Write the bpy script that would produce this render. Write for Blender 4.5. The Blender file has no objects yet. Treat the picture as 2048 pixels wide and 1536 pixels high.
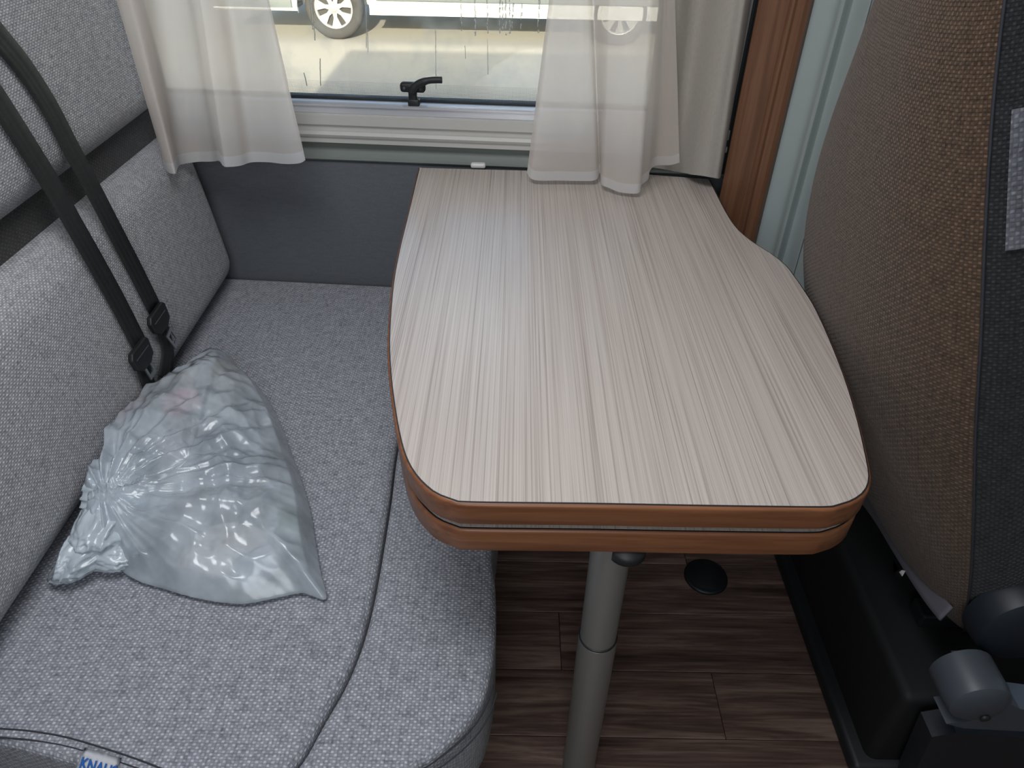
import bpy, bmesh, math, random
from mathutils import Vector, Matrix, noise
random.seed(7)
PI = math.pi
C = bpy.context.scene
COL = C.collection

# ------------------------------------------------------------------ camera, sky, sun, large lights, exposure
F_PX, PITCH, ROLL, EYE = 1440.0, math.radians(37.5), 0.018, Vector((0.0, 0.0, 1.30))
R0 = Vector((1, 0, 0)); U0 = Vector((0, math.sin(PITCH), math.cos(PITCH))); FW = Vector((0, math.cos(PITCH), -math.sin(PITCH)))
RV = R0 * math.cos(ROLL) + U0 * math.sin(ROLL); UV_ = U0 * math.cos(ROLL) - R0 * math.sin(ROLL)
cam = bpy.data.cameras.new('camera'); camo = bpy.data.objects.new('camera', cam); COL.objects.link(camo)
M = Matrix((RV, UV_, -FW)).transposed().to_4x4(); M.translation = EYE
camo.matrix_world = M
cam.sensor_width = 36; cam.lens = 36 * F_PX / 2048; cam.clip_start = 0.02; cam.clip_end = 200
C.camera = camo

SUN_EL = math.radians(21.7)
w = bpy.data.worlds.new('sky'); C.world = w; w.use_nodes = True
wn = w.node_tree.nodes; wl = w.node_tree.links
for n in list(wn): wn.remove(n)
sky = wn.new('ShaderNodeTexSky'); sky.sky_type = 'NISHITA'; sky.sun_disc = False
sky.sun_elevation = SUN_EL; sky.sun_rotation = PI; sky.dust_density = 2.0
bg = wn.new('ShaderNodeBackground'); bg.inputs['Strength'].default_value = 0.34
wo = wn.new('ShaderNodeOutputWorld')
wl.new(sky.outputs[0], bg.inputs[0]); wl.new(bg.outputs[0], wo.inputs[0])

sd = bpy.data.lights.new('sun', 'SUN'); sd.energy = 8.2; sd.angle = 0.012; sd.color = (1, .90, .74)
so = bpy.data.objects.new('sun', sd); COL.objects.link(so)
so.rotation_euler = Vector((0, math.cos(SUN_EL), -math.sin(SUN_EL))).to_track_quat('-Z', 'Y').to_euler()

def area(name, loc, aim, sx, sy, power, col):
    d = bpy.data.lights.new(name, 'AREA'); d.shape = 'RECTANGLE'; d.size = sx; d.size_y = sy; d.energy = power; d.color = col
    o = bpy.data.objects.new(name, d); COL.objects.link(o); o.location = loc
    o.rotation_euler = (Vector(aim) - Vector(loc)).to_track_quat('-Z', 'Y').to_euler()
    return o
area('overhead_fill', (-0.25, 0.55, 1.93), (-0.25, 0.60, 0), 0.7, 0.6, 13, (.97, .98, 1))  # added fill lamp for overhead daylight; the ceiling has no opening
area('near_side_fill', (-0.15, -0.62, 1.15), (-0.25, 1.0, 0.5), 0.6, 1.2, 10, (.90, .95, 1))  # added fill lamp for doorway light; the wall behind it is closed
C.view_settings.view_transform = 'Standard'; C.view_settings.look = 'None'
C.view_settings.exposure = 0.0; C.view_settings.gamma = 1.0; C.view_settings.use_curve_mapping = False
C.cycles.use_denoising = True

# ------------------------------------------------------------------ survey helpers: a pixel's sight line met with a real plane
def ray(px, py):
    return RV * ((px - 1024) / F_PX) + UV_ * ((768 - py) / F_PX) + FW
def at_z(px, py, z):
    d = ray(px, py); return EYE + d * ((z - EYE.z) / d.z)
def at_plane(px, py, p, n):
    d = ray(px, py); n = Vector(n); return EYE + d * ((Vector(p) - EYE).dot(n) / d.dot(n))
def at_y(px, py, y): return at_plane(px, py, (0, y, 0), (0, 1, 0))
def at_x(px, py, x): return at_plane(px, py, (x, 0, 0), (1, 0, 0))

# ------------------------------------------------------------------ materials
def lin(c):
    f = lambda v: v / 12.92 if v <= .04045 else ((v + .055) / 1.055) ** 2.4
    return tuple(f(v / 255) for v in c) + (1,)
class NT:
    def __init__(s, name):
        s.m = bpy.data.materials.new(name); s.m.use_nodes = True; s.t = s.m.node_tree; s.n = s.t.nodes; s.l = s.t.links
        for n in list(s.n): s.n.remove(n)
        s.out = s.n.new('ShaderNodeOutputMaterial'); s.b = s.n.new('ShaderNodeBsdfPrincipled'); s.l.new(s.b.outputs[0], s.out.inputs[0])
    def set(s, sock, v):
        if hasattr(v, 'is_output'): s.l.new(v, sock)
        else: sock.default_value = v
    def math(s, op, a, b=None, clamp=False):
        n = s.n.new('ShaderNodeMath'); n.operation = op; n.use_clamp = clamp; s.set(n.inputs[0], a)
        if b is not None: s.set(n.inputs[1], b)
        return n.outputs[0]
    def coord(s, which='Object'):
        return s.n.new('ShaderNodeTexCoord').outputs[which]
    def mapping(s, v, scale, rot=(0, 0, 0), loc=(0, 0, 0)):
        n = s.n.new('ShaderNodeMapping'); s.l.new(v, n.inputs[0]); n.inputs['Scale'].default_value = scale
        n.inputs['Rotation'].default_value = rot; s.set(n.inputs['Location'], loc); return n.outputs[0]
    def noise(s, v, scale, detail=3, rough=.55, out=0, dist=0):
        n = s.n.new('ShaderNodeTexNoise'); s.l.new(v, n.inputs['Vector']); n.inputs['Scale'].default_value = scale
        n.inputs['Detail'].default_value = detail; n.inputs['Roughness'].default_value = rough; n.inputs['Distortion'].default_value = dist
        return n.outputs[out]
    def ramp(s, f, stops):
        n = s.n.new('ShaderNodeValToRGB'); s.l.new(f, n.inputs[0]); e = n.color_ramp.elements
        while len(e) < len(stops): e.new(.5)
        for k, (p, c) in enumerate(stops): e[k].position = p; e[k].color = c if len(c) == 4 else tuple(c) + (1,)
        return n.outputs[0]
    def mix(s, f, a, b, mode='MIX'):
        n = s.n.new('ShaderNodeMix'); n.data_type = 'RGBA'; n.blend_type = mode
        s.set(n.inputs[0], f); s.set(n.inputs[6], a); s.set(n.inputs[7], b); return n.outputs[2]
    def bump(s, h, strength, dist):
        n = s.n.new('ShaderNodeBump'); n.inputs['Strength'].default_value = strength; n.inputs['Distance'].default_value = dist
        s.l.new(h, n.inputs['Height']); s.l.new(n.outputs[0], s.b.inputs['Normal'])
    def base(s, c): s.set(s.b.inputs['Base Color'], c)
    def rough(s, v): s.set(s.b.inputs['Roughness'], v)
def G(v): return (v, v, v, 1)

def plain(name, c, rough=.5, metal=0, spec=.5, speck=.06):
    t = NT(name); v = t.noise(t.coord(), 35, 4)
    a = lin(c); t.base(t.mix(v, tuple(x * (1 - speck) for x in a[:3]) + (1,), tuple(min(1, x * (1 + speck)) for x in a[:3]) + (1,)))
    t.rough(rough); t.b.inputs['Metallic'].default_value = metal; t.b.inputs['Specular IOR Level'].default_value = spec
    return t.m

def weave(name, light, dark, period, contrast=1.0, bumpd=.0012, sheen=.15):
    """woven upholstery: over-and-under threads, uv in metres"""
    t = NT(name); uv = t.coord('UV')
    wob = t.noise(uv, 60, 2, out=1)
    vm = t.n.new('ShaderNodeVectorMath'); vm.operation = 'MULTIPLY_ADD'; t.l.new(wob, vm.inputs[0])
    vm.inputs[1].default_value = (period * .5,) * 3; t.l.new(uv, vm.inputs[2])
    sp = t.n.new('ShaderNodeSeparateXYZ'); t.l.new(vm.outputs[0], sp.inputs[0])
    u = t.math('MULTIPLY', sp.outputs[0], 1 / period); v = t.math('MULTIPLY', sp.outputs[1], 1 / (period * .8))
    fu = t.math('FRACT', u); fv = t.math('FRACT', v)
    ch = t.math('MODULO', t.math('ABSOLUTE', t.math('ADD', t.math('FLOOR', u), t.math('FLOOR', v))), 2.0)
    su = t.math('SINE', t.math('MULTIPLY', fu, PI)); sv = t.math('SINE', t.math('MULTIPLY', fv, PI))
    prod = t.math('MULTIPLY', t.math('POWER', su, .6), t.math('POWER', sv, .6))
    h = t.math('MULTIPLY', prod, t.math('ADD', t.math('MULTIPLY', ch, .75), .25))
    # thread to thread variation along both directions
    n1 = t.noise(t.mapping(uv, (1 / period * .8, 34, 1)), 1, 2)
    n2 = t.noise(t.mapping(uv, (34, 1 / period * .9, 1)), 1, 2)
    n3 = t.noise(uv, 1 / period * .9, 2)
    var = t.math('ADD', t.math('ADD', t.math('MULTIPLY', n1, .5), t.math('MULTIPLY', n2, .5)), t.math('MULTIPLY', n3, .6))
    hh = t.math('ADD', t.math('MULTIPLY', h, .62 * contrast), .30 + .2 * (1 - contrast))
    vv = t.math('ADD', t.math('MULTIPLY', var, 1.9), -.80, clamp=True)
    f = t.math('ADD', t.math('MULTIPLY', hh, vv), .06, clamp=True)
    t.base(t.mix(f, lin(dark), lin(light)))
    t.rough(.9); t.b.inputs['Specular IOR Level'].default_value = .2
    t.b.inputs['Sheen Weight'].default_value = sheen
    t.bump(h, .8, bumpd)
    return t.m

def wood(name, c1, c2, axis=0, rough=.35, scale=1.0, streak=(60, 3)):
    t = NT(name); sc = [streak[0]] * 3; sc[axis] = streak[1]
    co = t.coord()
    n = t.noise(t.mapping(co, tuple(x * scale for x in sc)), 1, 6, .6, dist=.6)
    t.base(t.ramp(n, [(.28, lin(c1)), (.72, lin(c2))])); t.rough(rough)
    t.bump(n, .08, .001)
    return t.m

M_ = {}
M_['fabric'] = weave('grey_linen_fabric', (201, 204, 213), (59, 62, 73), .0050)
M_['fabric_back'] = weave('grey_linen_back_fabric', (220, 219, 222), (73, 75, 84), .0044)
M_['band'] = weave('charcoal_band_fabric', (84, 83, 82), (40, 40, 42), .005)
M_['seat_lit'] = weave('brown_lit_cab_seat_fabric', (118, 94, 76), (14, 11, 9), .0050, bumpd=.0016)  # warm light on the rear of the cab seat put into the fabric colour
M_['seat_shaded'] = weave('shaded_cab_seat_fabric', (62, 64, 68), (5, 5, 6), .0050, bumpd=.0016)  # same cab seat fabric, darkened to carry the shade on its side
M_['seat_grey'] = weave('pale_grey_accent_fabric', (172, 174, 184), (74, 76, 85), .0058)
M_['strap'] = None
t = NT('black_webbing'); uv = t.coord('UV'); sp = t.n.new('ShaderNodeSeparateXYZ'); t.l.new(uv, sp.inputs[0])
st = t.math('SINE', t.math('MULTIPLY', sp.outputs[0], 2 * PI / .012)); rb = t.math('SINE', t.math('MULTIPLY', sp.outputs[1], 2 * PI / .0022))
t.base(t.mix(t.math('ADD', t.math('MULTIPLY', st, .2), .5), lin((22, 25, 25)), lin((36, 39, 38)))); t.rough(.55); t.bump(t.math('ADD', st, t.math('MULTIPLY', rb, .4)), .4, .0006)
M_['strap'] = t.m
# felt-like wall lining
t = NT('slate_wall_lining'); n = t.noise(t.coord(), 260, 4, .7); n2 = t.noise(t.mapping(t.coord(), (40, 40, 160)), 1, 3)
t.base(t.mix(t.math('ADD', t.math('MULTIPLY', n, .6), t.math('MULTIPLY', n2, .4)), lin((74, 77, 83)), lin((107, 110, 116)))); t.rough(.95); t.bump(n, .3, .001)
M_['lining'] = t.m
# pale striated laminate
t = NT('pale_striated_laminate'); co = t.coord()
a = t.noise(t.mapping(co, (420, .8, 1)), 1, 3, .6); b = t.noise(t.mapping(co, (130, .7, 1), loc=(3, 0, 0)), 1, 2, .6); c = t.noise(t.mapping(co, (12, .35, 1), loc=(7, 2, 0)), 1, 2)
d = t.noise(t.mapping(co, (700, 3, 1)), 1, 2)
fine = t.math('ADD', t.math('MULTIPLY', a, .55), t.math('MULTIPLY', d, .45))
col = t.ramp(fine, [(.36, lin((158, 148, 141))), (.47, lin((182, 173, 167))), (.62, lin((195, 187, 181)))])
lines = t.ramp(b, [(.27, G(.66)), (.30, G(1)), (1, G(1))])
wash = t.ramp(c, [(.3, (.95, .92, .905, 1)), (.7, (1, 1, 1, 1))])
col = t.mix(1, t.mix(1, col, lines, 'MULTIPLY'), wash, 'MULTIPLY')
t.base(col); t.rough(.27); t.b.inputs['Specular IOR Level'].default_value = .6; t.bump(fine, .10, .0006)
M_['laminate'] = t.m
M_['edge'] = wood('cherry_edge_band', (104, 63, 40), (146, 96, 64), 0, .38, 1, (90, 4))
M_['trim'] = wood('cherry_trim', (94, 63, 45), (126, 90, 68), 2, .4, 1, (70, 2.5))
M_['line'] = plain('dark_joint', (38, 34, 36), .5)
M_['alu'] = plain('satin_aluminium', (140, 138, 135), .42, .5, .5, .03)
M_['blackp'] = plain('black_plastic', (26, 29, 32), .5)
M_['navyp'] = plain('blue_black_plastic', (24, 30, 38), .48)
M_['dark'] = plain('black_pedestal', (13, 15, 18), .7)
M_['greyp'] = plain('grey_plastic', (66, 72, 80), .45)
M_['greystrip'] = plain('grey_piping', (84, 82, 90), .8)
M_['whitep'] = plain('white_plastic', (216, 216, 214), .4)
M_['frame'] = plain('grey_white_frame', (186, 185, 181), .45, 0, .5, .03)
M_['sill'] = plain('sage_grey_sill', (120, 127, 123), .55, 0, .4, .03)
M_['rail'] = plain('bright_rail', (206, 208, 214), .28, .5, .5, .02)
M_['pillar'] = plain('pale_green_grey_cover', (158, 168, 168), .5, 0, .4, .03)
M_['shell'] = plain('off_white_lining', (200, 198, 192), .7)
M_['steel'] = plain('bright_steel', (172, 176, 182), .3, .9)
M_['drape'] = None
t = NT('greige_drape'); n = t.noise(t.mapping(t.coord(), (500, 500, 120)), 1, 2)
t.base(t.mix(n, lin((146, 141, 134)), lin((168, 162, 154)))); t.rough(.7); t.b.inputs['Sheen Weight'].default_value = .2; t.bump(n, .15, .0005); M_['drape'] = t.m

def sheer(name, alpha, tint):
    t = NT(name); uv = t.coord('UV')
    sp = t.n.new('ShaderNodeSeparateXYZ'); t.l.new(uv, sp.inputs[0])
    n = t.noise(t.mapping(uv, (900, 900, 1)), 1, 2)
    dif = t.n.new('ShaderNodeBsdfDiffuse'); tr = t.n.new('ShaderNodeBsdfTranslucent'); tp = t.n.new('ShaderNodeBsdfTransparent')
    dif.inputs[0].default_value = lin(tint); tr.inputs[0].default_value = lin(tint)
    m1 = t.n.new('ShaderNodeMixShader'); m1.inputs[0].default_value = .55; t.l.new(dif.outputs[0], m1.inputs[1]); t.l.new(tr.outputs[0], m1.inputs[2])
    m2 = t.n.new('ShaderNodeMixShader'); t.l.new(t.math('ADD', t.math('MULTIPLY', n, .12), alpha - .06), m2.inputs[0])
    t.l.new(tp.outputs[0], m2.inputs[1]); t.l.new(m1.outputs[0], m2.inputs[2]); t.l.new(m2.outputs[0], t.out.inputs[0])
    return t.m
M_['sheer'] = sheer('white_sheer_voile', .83, (242, 233, 226))
M_['hem'] = sheer('white_sheer_hem', .96, (240, 238, 237))

def film(name, alpha, tint, rough=.22, tp_tint=(.86, .9, .93, 1)):
    t = NT(name)
    dif = t.n.new('ShaderNodeBsdfDiffuse'); tr = t.n.new('ShaderNodeBsdfTranslucent'); tp = t.n.new('ShaderNodeBsdfTransparent'); gl = t.n.new('ShaderNodeBsdfGlossy')
    dif.inputs[0].default_value = lin(tint); tr.inputs[0].default_value = lin(tint); tp.inputs[0].default_value = tp_tint
    gl.inputs['Roughness'].default_value = rough
    n = t.noise(t.mapping(t.coord(), (1, 1, 1)), 14, 3)
    m1 = t.n.new('ShaderNodeMixShader'); m1.inputs[0].default_value = .35; t.l.new(dif.outputs[0], m1.inputs[1]); t.l.new(tr.outputs[0], m1.inputs[2])
    m2 = t.n.new('ShaderNodeMixShader'); t.l.new(t.math('ADD', t.math('MULTIPLY', n, .9), alpha - .45, clamp=True), m2.inputs[0])
    t.l.new(tp.outputs[0], m2.inputs[1]); t.l.new(m1.outputs[0], m2.inputs[2])
    fr = t.n.new('ShaderNodeFresnel'); fr.inputs[0].default_value = 1.5
    m3 = t.n.new('ShaderNodeMixShader'); t.l.new(t.math('MULTIPLY', fr.outputs[0], 1.6, clamp=True), m3.inputs[0]); t.l.new(m2.outputs[0], m3.inputs[1]); t.l.new(gl.outputs[0], m3.inputs[2])
    t.l.new(m3.outputs[0], t.out.inputs[0]); return t.m
M_['film'] = film('milky_plastic_film', .57, (230, 241, 252))
M_['film_dense'] = film('gathered_plastic_film', .80, (228, 240, 250))
def pane_mat(name, tint):
    t = NT(name); tp = t.n.new('ShaderNodeBsdfTransparent'); tp.inputs[0].default_value = tint
    gl = t.n.new('ShaderNodeBsdfGlossy'); gl.inputs['Roughness'].default_value = .03
    fr = t.n.new('ShaderNodeFresnel'); fr.inputs[0].default_value = 1.45
    m = t.n.new('ShaderNodeMixShader'); t.l.new(fr.outputs[0], m.inputs[0]); t.l.new(tp.outputs[0], m.inputs[1]); t.l.new(gl.outputs[0], m.inputs[2])
    t.l.new(m.outputs[0], t.out.inputs[0]); return t.m
M_['pane'] = film('acrylic_pane', .0, (235, 238, 236), .03, (.93, .96, .94, 1))
M_['drop'] = film('water_drop', .42, (240, 240, 235), .1, (.97, .98, .97, 1))
t = NT('dot_print'); uv = t.coord('UV'); sp = t.n.new('ShaderNodeSeparateXYZ'); t.l.new(uv, sp.inputs[0])
uu = t.math('SINE', t.math('MULTIPLY', t.math('ADD', sp.outputs[0], sp.outputs[1]), 2 * PI / .0058)); vv = t.math('SINE', t.math('MULTIPLY', t.math('SUBTRACT', sp.outputs[0], sp.outputs[1]), 2 * PI / .0058))
fade = t.math('MULTIPLY', sp.outputs[1], 20)
k = t.math('GREATER_THAN', t.math('SUBTRACT', t.math('MULTIPLY', uu, vv), fade), .05)
tp = t.n.new('ShaderNodeBsdfTransparent'); ms = t.n.new('ShaderNodeMixShader'); t.base(lin((70, 74, 74)))
t.l.new(t.math('MULTIPLY', k, .75), ms.inputs[0]); t.l.new(tp.outputs[0], ms.inputs[1]); t.l.new(t.b.outputs[0], ms.inputs[2]); t.l.new(ms.outputs[0], t.out.inputs[0]); M_['dots'] = t.m
# floor vinyl: grain along x, each plank its own tone
t = NT('dark_wood_vinyl'); co = t.coord(); oi = t.n.new('ShaderNodeObjectInfo'); rnd = oi.outputs['Random']
cx = t.n.new('ShaderNodeCombineXYZ'); t.l.new(t.math('MULTIPLY', rnd, 40), cx.inputs[0]); t.l.new(t.math('MULTIPLY', rnd, 17), cx.inputs[1])
a = t.noise(t.mapping(co, (2.6, 34, 1), loc=cx.outputs[0]), 1, 6, .62, dist=.9); b = t.noise(t.mapping(co, (9, 190, 1), loc=cx.outputs[0]), 1, 3)
f = t.math('ADD', t.math('ADD', t.math('MULTIPLY', a, .68), t.math('MULTIPLY', b, .3)), t.math('MULTIPLY', rnd, .12))
t.base(t.ramp(f, [(.39, lin((60, 46, 43))), (.54, lin((104, 83, 75))), (.70, lin((150, 127, 115)))])); t.rough(.5); t.bump(b, .12, .0008); M_['vinyl'] = t.m
t = NT('pale_concrete'); co = t.coord(); n = t.noise(co, 1.3, 5, .6); n2 = t.noise(co, 60, 3)
t.base(t.mix(t.math('ADD', t.math('MULTIPLY', n, .6), t.math('MULTIPLY', n2, .4)), lin((166, 160, 150)), lin((194, 188, 176)))); t.rough(.9); M_['concrete'] = t.m
M_['vanwhite'] = plain('white_van_paint', (232, 232, 230), .25)
M_['vangrey'] = plain('grey_van_cladding', (116, 122, 122), .6)
M_['tyre'] = plain('tyre_rubber', (66, 64, 62), .8)
M_['rim'] = plain('silver_rim', (196, 196, 194), .35, .5)
M_['blue'] = plain('label_blue', (32, 92, 168), .6)
M_['label'] = plain('woven_white_label', (238, 239, 244), .8)
M_['thread'] = plain('dark_thread', (44, 46, 54), .8)

# ------------------------------------------------------------------ object helpers
def obj(name, me, mat=None, parent=None, smooth=False, loc=None):
    if isinstance(me, bmesh.types.BMesh):
        m = bpy.data.meshes.new(name); me.to_mesh(m); me.free(); me = m
    o = bpy.data.objects.new(name, me); COL.objects.link(o)
    if mat is not None and not me.materials: me.materials.append(mat)
    if smooth: me.shade_smooth()
    if parent is not None:
        o.parent = parent
        if parent.type == 'EMPTY' or True: o.matrix_parent_inverse = Matrix.Translation(-Vector(WLOC.get(parent.name, (0, 0, 0))))
    WLOC[o.name] = WLOC.get(parent.name, (0, 0, 0)) if False else (0, 0, 0)
    return o
WLOC = {}
def thing(name, label, cat, loc=(0, 0, 0), group=None):
    o = bpy.data.objects.new(name, None); COL.objects.link(o); o.location = loc; o.empty_display_size = .05
    WLOC[o.name] = tuple(loc); o['label'] = label; o['category'] = cat
    if group: o['group'] = group
    return o
def tag(o, label, cat, group=None):
    o['label'] = label; o['category'] = cat
    if group: o['group'] = group
    return o
def struct(o): o['kind'] = 'structure'; return o

def smooth_by(o, ang=40):
    o.data.shade_smooth(); o.data.set_sharp_from_angle(angle=math.radians(ang)); return o

def from_grid(P, uvs=None, closed_u=False, closed_v=False):
    """P[i][j] rows of points -> bmesh of quads with metre uvs"""
    bm = bmesh.new(); n, m = len(P), len(P[0])
    V = [[bm.verts.new(p) for p in row] for row in P]
    L = bm.loops.layers.uv.new('UVMap')
    if uvs is None:
        mi, mj = n // 2, m // 2
        ul = [0]; vl = [0]
        for i in range(1, n + 1): ul.append(ul[-1] + (Vector(P[i % n][mj]) - Vector(P[i - 1][mj])).length)
        for j in range(1, m + 1): vl.append(vl[-1] + (Vector(P[mi][j % m]) - Vector(P[mi][j - 1])).length)
        uv = lambda i, j: (ul[i], vl[j])
    else: uv = lambda i, j: uvs[i % n][j % m]
    for i in range(n if closed_u else n - 1):
        for j in range(m if closed_v else m - 1):
            f = bm.faces.new((V[i][j], V[(i + 1) % n][j], V[(i + 1) % n][(j + 1) % m], V[i][(j + 1) % m]))
            for lp, (a, b) in zip(f.loops, ((i, j), (i + 1, j), (i + 1, j + 1), (i, j + 1))): lp[L].uv = uv(a, b)
    return bm, V

def box(bm, lo, hi, mat=None):
    vs = [Vector((x, y, z)) for x in (lo[0], hi[0]) for y in (lo[1], hi[1]) for z in (lo[2], hi[2])]
    if mat is not None: vs = [mat @ v for v in vs]
    v = [bm.verts.new(p) for p in vs]
    for q in ((0, 1, 3, 2), (4, 6, 7, 5), (0, 4, 5, 1), (2, 3, 7, 6), (0, 2, 6, 4), (1, 5, 7, 3)): bm.faces.new([v[i] for i in q])
    return bm
def bbox(lo, hi, bev=0, seg=2, mat=None):
    bm = bmesh.new(); box(bm, lo, hi, None)
    if bev: bmesh.ops.bevel(bm, geom=bm.edges[:], offset=bev, segments=seg, profile=.5, affect='EDGES')
    bmesh.ops.recalc_face_normals(bm, faces=bm.faces[:])
    if mat is not None: bmesh.ops.transform(bm, matrix=mat, verts=bm.verts[:])
    return bm

def axis1d(h, r, nr, nf):
    a = [-h + r * (1 - math.cos(PI / 2 * k / nr)) for k in range(nr)]
    b = [-h + r + (2 * h - 2 * r) * k / nf for k in range(nf + 1)]
    return a + b + [-x for x in reversed(a)]
def soft_box(size, r, nf=(10, 10, 10), nr=5, puff=None, mat=None):
    """rounded box with puffed faces and box-projected uvs in metres"""
    hx, hy, hz = (s / 2 for s in size); H = (hx, hy, hz)
    ax = [axis1d(H[k], min(r, H[k] * .98), nr, nf[k]) for k in range(3)]
    bm = bmesh.new(); L = bm.loops.layers.uv.new('UVMap')
    def rnd(p):
        c = Vector([max(-H[k] + min(r, H[k] * .98), min(H[k] - min(r, H[k] * .98), p[k])) for k in range(3)]); d = Vector(p) - c
        if d.length > 1e-9:
            # keep square faces of the cube as arcs
            q = Vector(d); mx = max(abs(q.x), abs(q.y), abs(q.z)); d = q.normalized() * min(r, min(H) * .98) if sum(abs(v) > 1e-9 for v in q) > 0 else q
            p = c + d
        p = Vector(p)
        if puff:
            f = [max(0, 1 - (p[k] / H[k]) ** 2) for k in range(3)]
            p += Vector((puff[0] * f[1] ** .6 * f[2] ** .6 * (p.x / hx), puff[1] * f[0] ** .6 * f[2] ** .6 * (p.y / hy), puff[2] * f[0] ** .6 * f[1] ** .6 * (p.z / hz)))
        return p
    for k in range(3):
        a, b = (k + 1) % 3, (k + 2) % 3
        for s in (-1, 1):
            g = []
            for u in ax[a]:
                row = []
                for v in ax[b]:
                    p = [0, 0, 0]; p[k] = s * H[k]; p[a] = u; p[b] = v; row.append((bm.verts.new(rnd(p)), (u, v) if k != 1 else (v, u)))
                g.append(row)
            for i in range(len(g) - 1):
                for j in range(len(g[0]) - 1):
                    q = [g[i][j], g[i + 1][j], g[i + 1][j + 1], g[i][j + 1]]
                    if s < 0: q.reverse()
                    f = bm.faces.new([x[0] for x in q])
                    for lp, x in zip(f.loops, q): lp[L].uv = x[1]
    bmesh.ops.remove_doubles(bm, verts=bm.verts[:], dist=1e-5)
    if mat is not None: bmesh.ops.transform(bm, matrix=mat, verts=bm.verts[:])
    return bm

def catmull(pts, n, closed=False):
    """dense curve through points, about n samples, even in parameter"""
    P = [Vector(p) for p in pts]; m = len(P); out = []; segs = m if closed else m - 1; per = max(1, n // segs)
    for i in range(segs):
        if closed: p0, p1, p2, p3 = P[(i - 1) % m], P[i], P[(i + 1) % m], P[(i + 2) % m]
        else: p0, p1, p2, p3 = P[max(i - 1, 0)], P[i], P[i + 1], P[min(i + 2, m - 1)]
        for k in range(per):
            t = k / per
            out.append(.5 * ((2 * p1) + (p2 - p0) * t + (2 * p0 - 5 * p1 + 4 * p2 - p3) * t * t + (3 * p1 - p0 - 3 * p2 + p3) * t ** 3))
    if not closed: out.append(P[-1].copy())
    return out
def resample(P, n, closed=True):
    Q = P + [P[0]] if closed else P
    L = [0]
    for a, b in zip(Q, Q[1:]): L.append(L[-1] + (b - a).length)
    out = []; j = 0; cnt = n if closed else n - 1
    for k in range(n):
        s = L[-1] * k / cnt
        while j < len(L) - 2 and L[j + 1] < s: j += 1
        f = (s - L[j]) / max(1e-9, L[j + 1] - L[j]); out.append(Q[j].lerp(Q[j + 1], f))
    return out
def inward(P):
    """inward unit normals of a closed plan outline"""
    n = len(P); A = sum(P[i].x * P[(i + 1) % n].y - P[(i + 1) % n].x * P[i].y for i in range(n)); s = 1 if A > 0 else -1
    N = []
    for i in range(n):
        d = P[(i + 1) % n] - P[i - 1]; N.append(Vector((-d.y * s, d.x * s, 0)).normalized())
    return N
def pad(plan, z0, z1, r, puff=0, rings=14, nr=6, top_only=False, rb=None, cover=True):
    """solid slab on a plan outline with rounded top edge and a puffed top"""
    N = inward(plan); n = len(plan); c = sum(plan, Vector()) / n; rows = []; rb = r * .6 if rb is None else rb
    for k in range(4): a = PI / 2 * k / 4; rows.append([(p + q * rb * (1 - math.sin(a)), z0 + rb * (1 - math.cos(a))) for p, q in zip(plan, N)])
    for k in range(nr + 1):
        a = PI / 2 * k / nr; rows.append([(p + q * r * (1 - math.cos(a)), z1 - r + r * math.sin(a)) for p, q in zip(plan, N)])
    bm = bmesh.new(); L = bm.loops.layers.uv.new('UVMap')
    inner = [p + q * r for p, q in zip(plan, N)]
    if cover:
        for k in range(1, rings):
            f = 1 - k / rings; rows.append([(c + (p - c) * f, z1 + puff * (1 - f ** 2.2)) for p in inner])
    V = [[bm.verts.new((p.x, p.y, z)) for p, z in row] for row in rows]
    arc = [0]
    for i in range(n): arc.append(arc[-1] + (plan[(i + 1) % n] - plan[i]).length)
    side = 4 + nr - 2
    for k in range(len(V) - 1):
        for i in range(n):
            j = (i + 1) % n; f = bm.faces.new((V[k][i], V[k][j], V[k + 1][j], V[k + 1][i]))
            for lp, (kk, ii, iv) in zip(f.loops, ((k, i, i), (k, j, i + 1), (k + 1, j, i + 1), (k + 1, i, i))):
                co = V[kk][ii].co
                lp[L].uv = (arc[iv], co.z) if k < side - 1 else (co.x, co.y)
    if cover:
        t = bm.verts.new((c.x, c.y, z1 + puff))
        for i in range(n):
            f = bm.faces.new((V[-1][i], V[-1][(i + 1) % n], t))
            for lp in f.loops: lp[L].uv = (lp.vert.co.x, lp.vert.co.y)
    bm.faces.new(list(reversed(V[0])))
    bmesh.ops.recalc_face_normals(bm, faces=bm.faces[:])
    return bm
def tube(path, r, seg=10, caps=True):
    P = [Vector(p) for p in path]; rings = []; up = Vector((0, 0, 1))
    for i, p in enumerate(P):
        d = (P[min(i + 1, len(P) - 1)] - P[max(i - 1, 0)]).normalized()
        a = d.cross(up) if abs(d.dot(up)) < .95 else d.cross(Vector((1, 0, 0))); a.normalize(); b = d.cross(a)
        rr = r[i] if isinstance(r, (list, tuple)) else r
        rings.append([p + a * rr * math.cos(2 * PI * k / seg) + b * rr * math.sin(2 * PI * k / seg) for k in range(seg)])
    bm, V = from_grid(rings, closed_v=True)
    if caps: bm.faces.new(list(reversed(V[0]))); bm.faces.new(V[-1])
    bmesh.ops.recalc_face_normals(bm, faces=bm.faces[:])
    return bm
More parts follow.
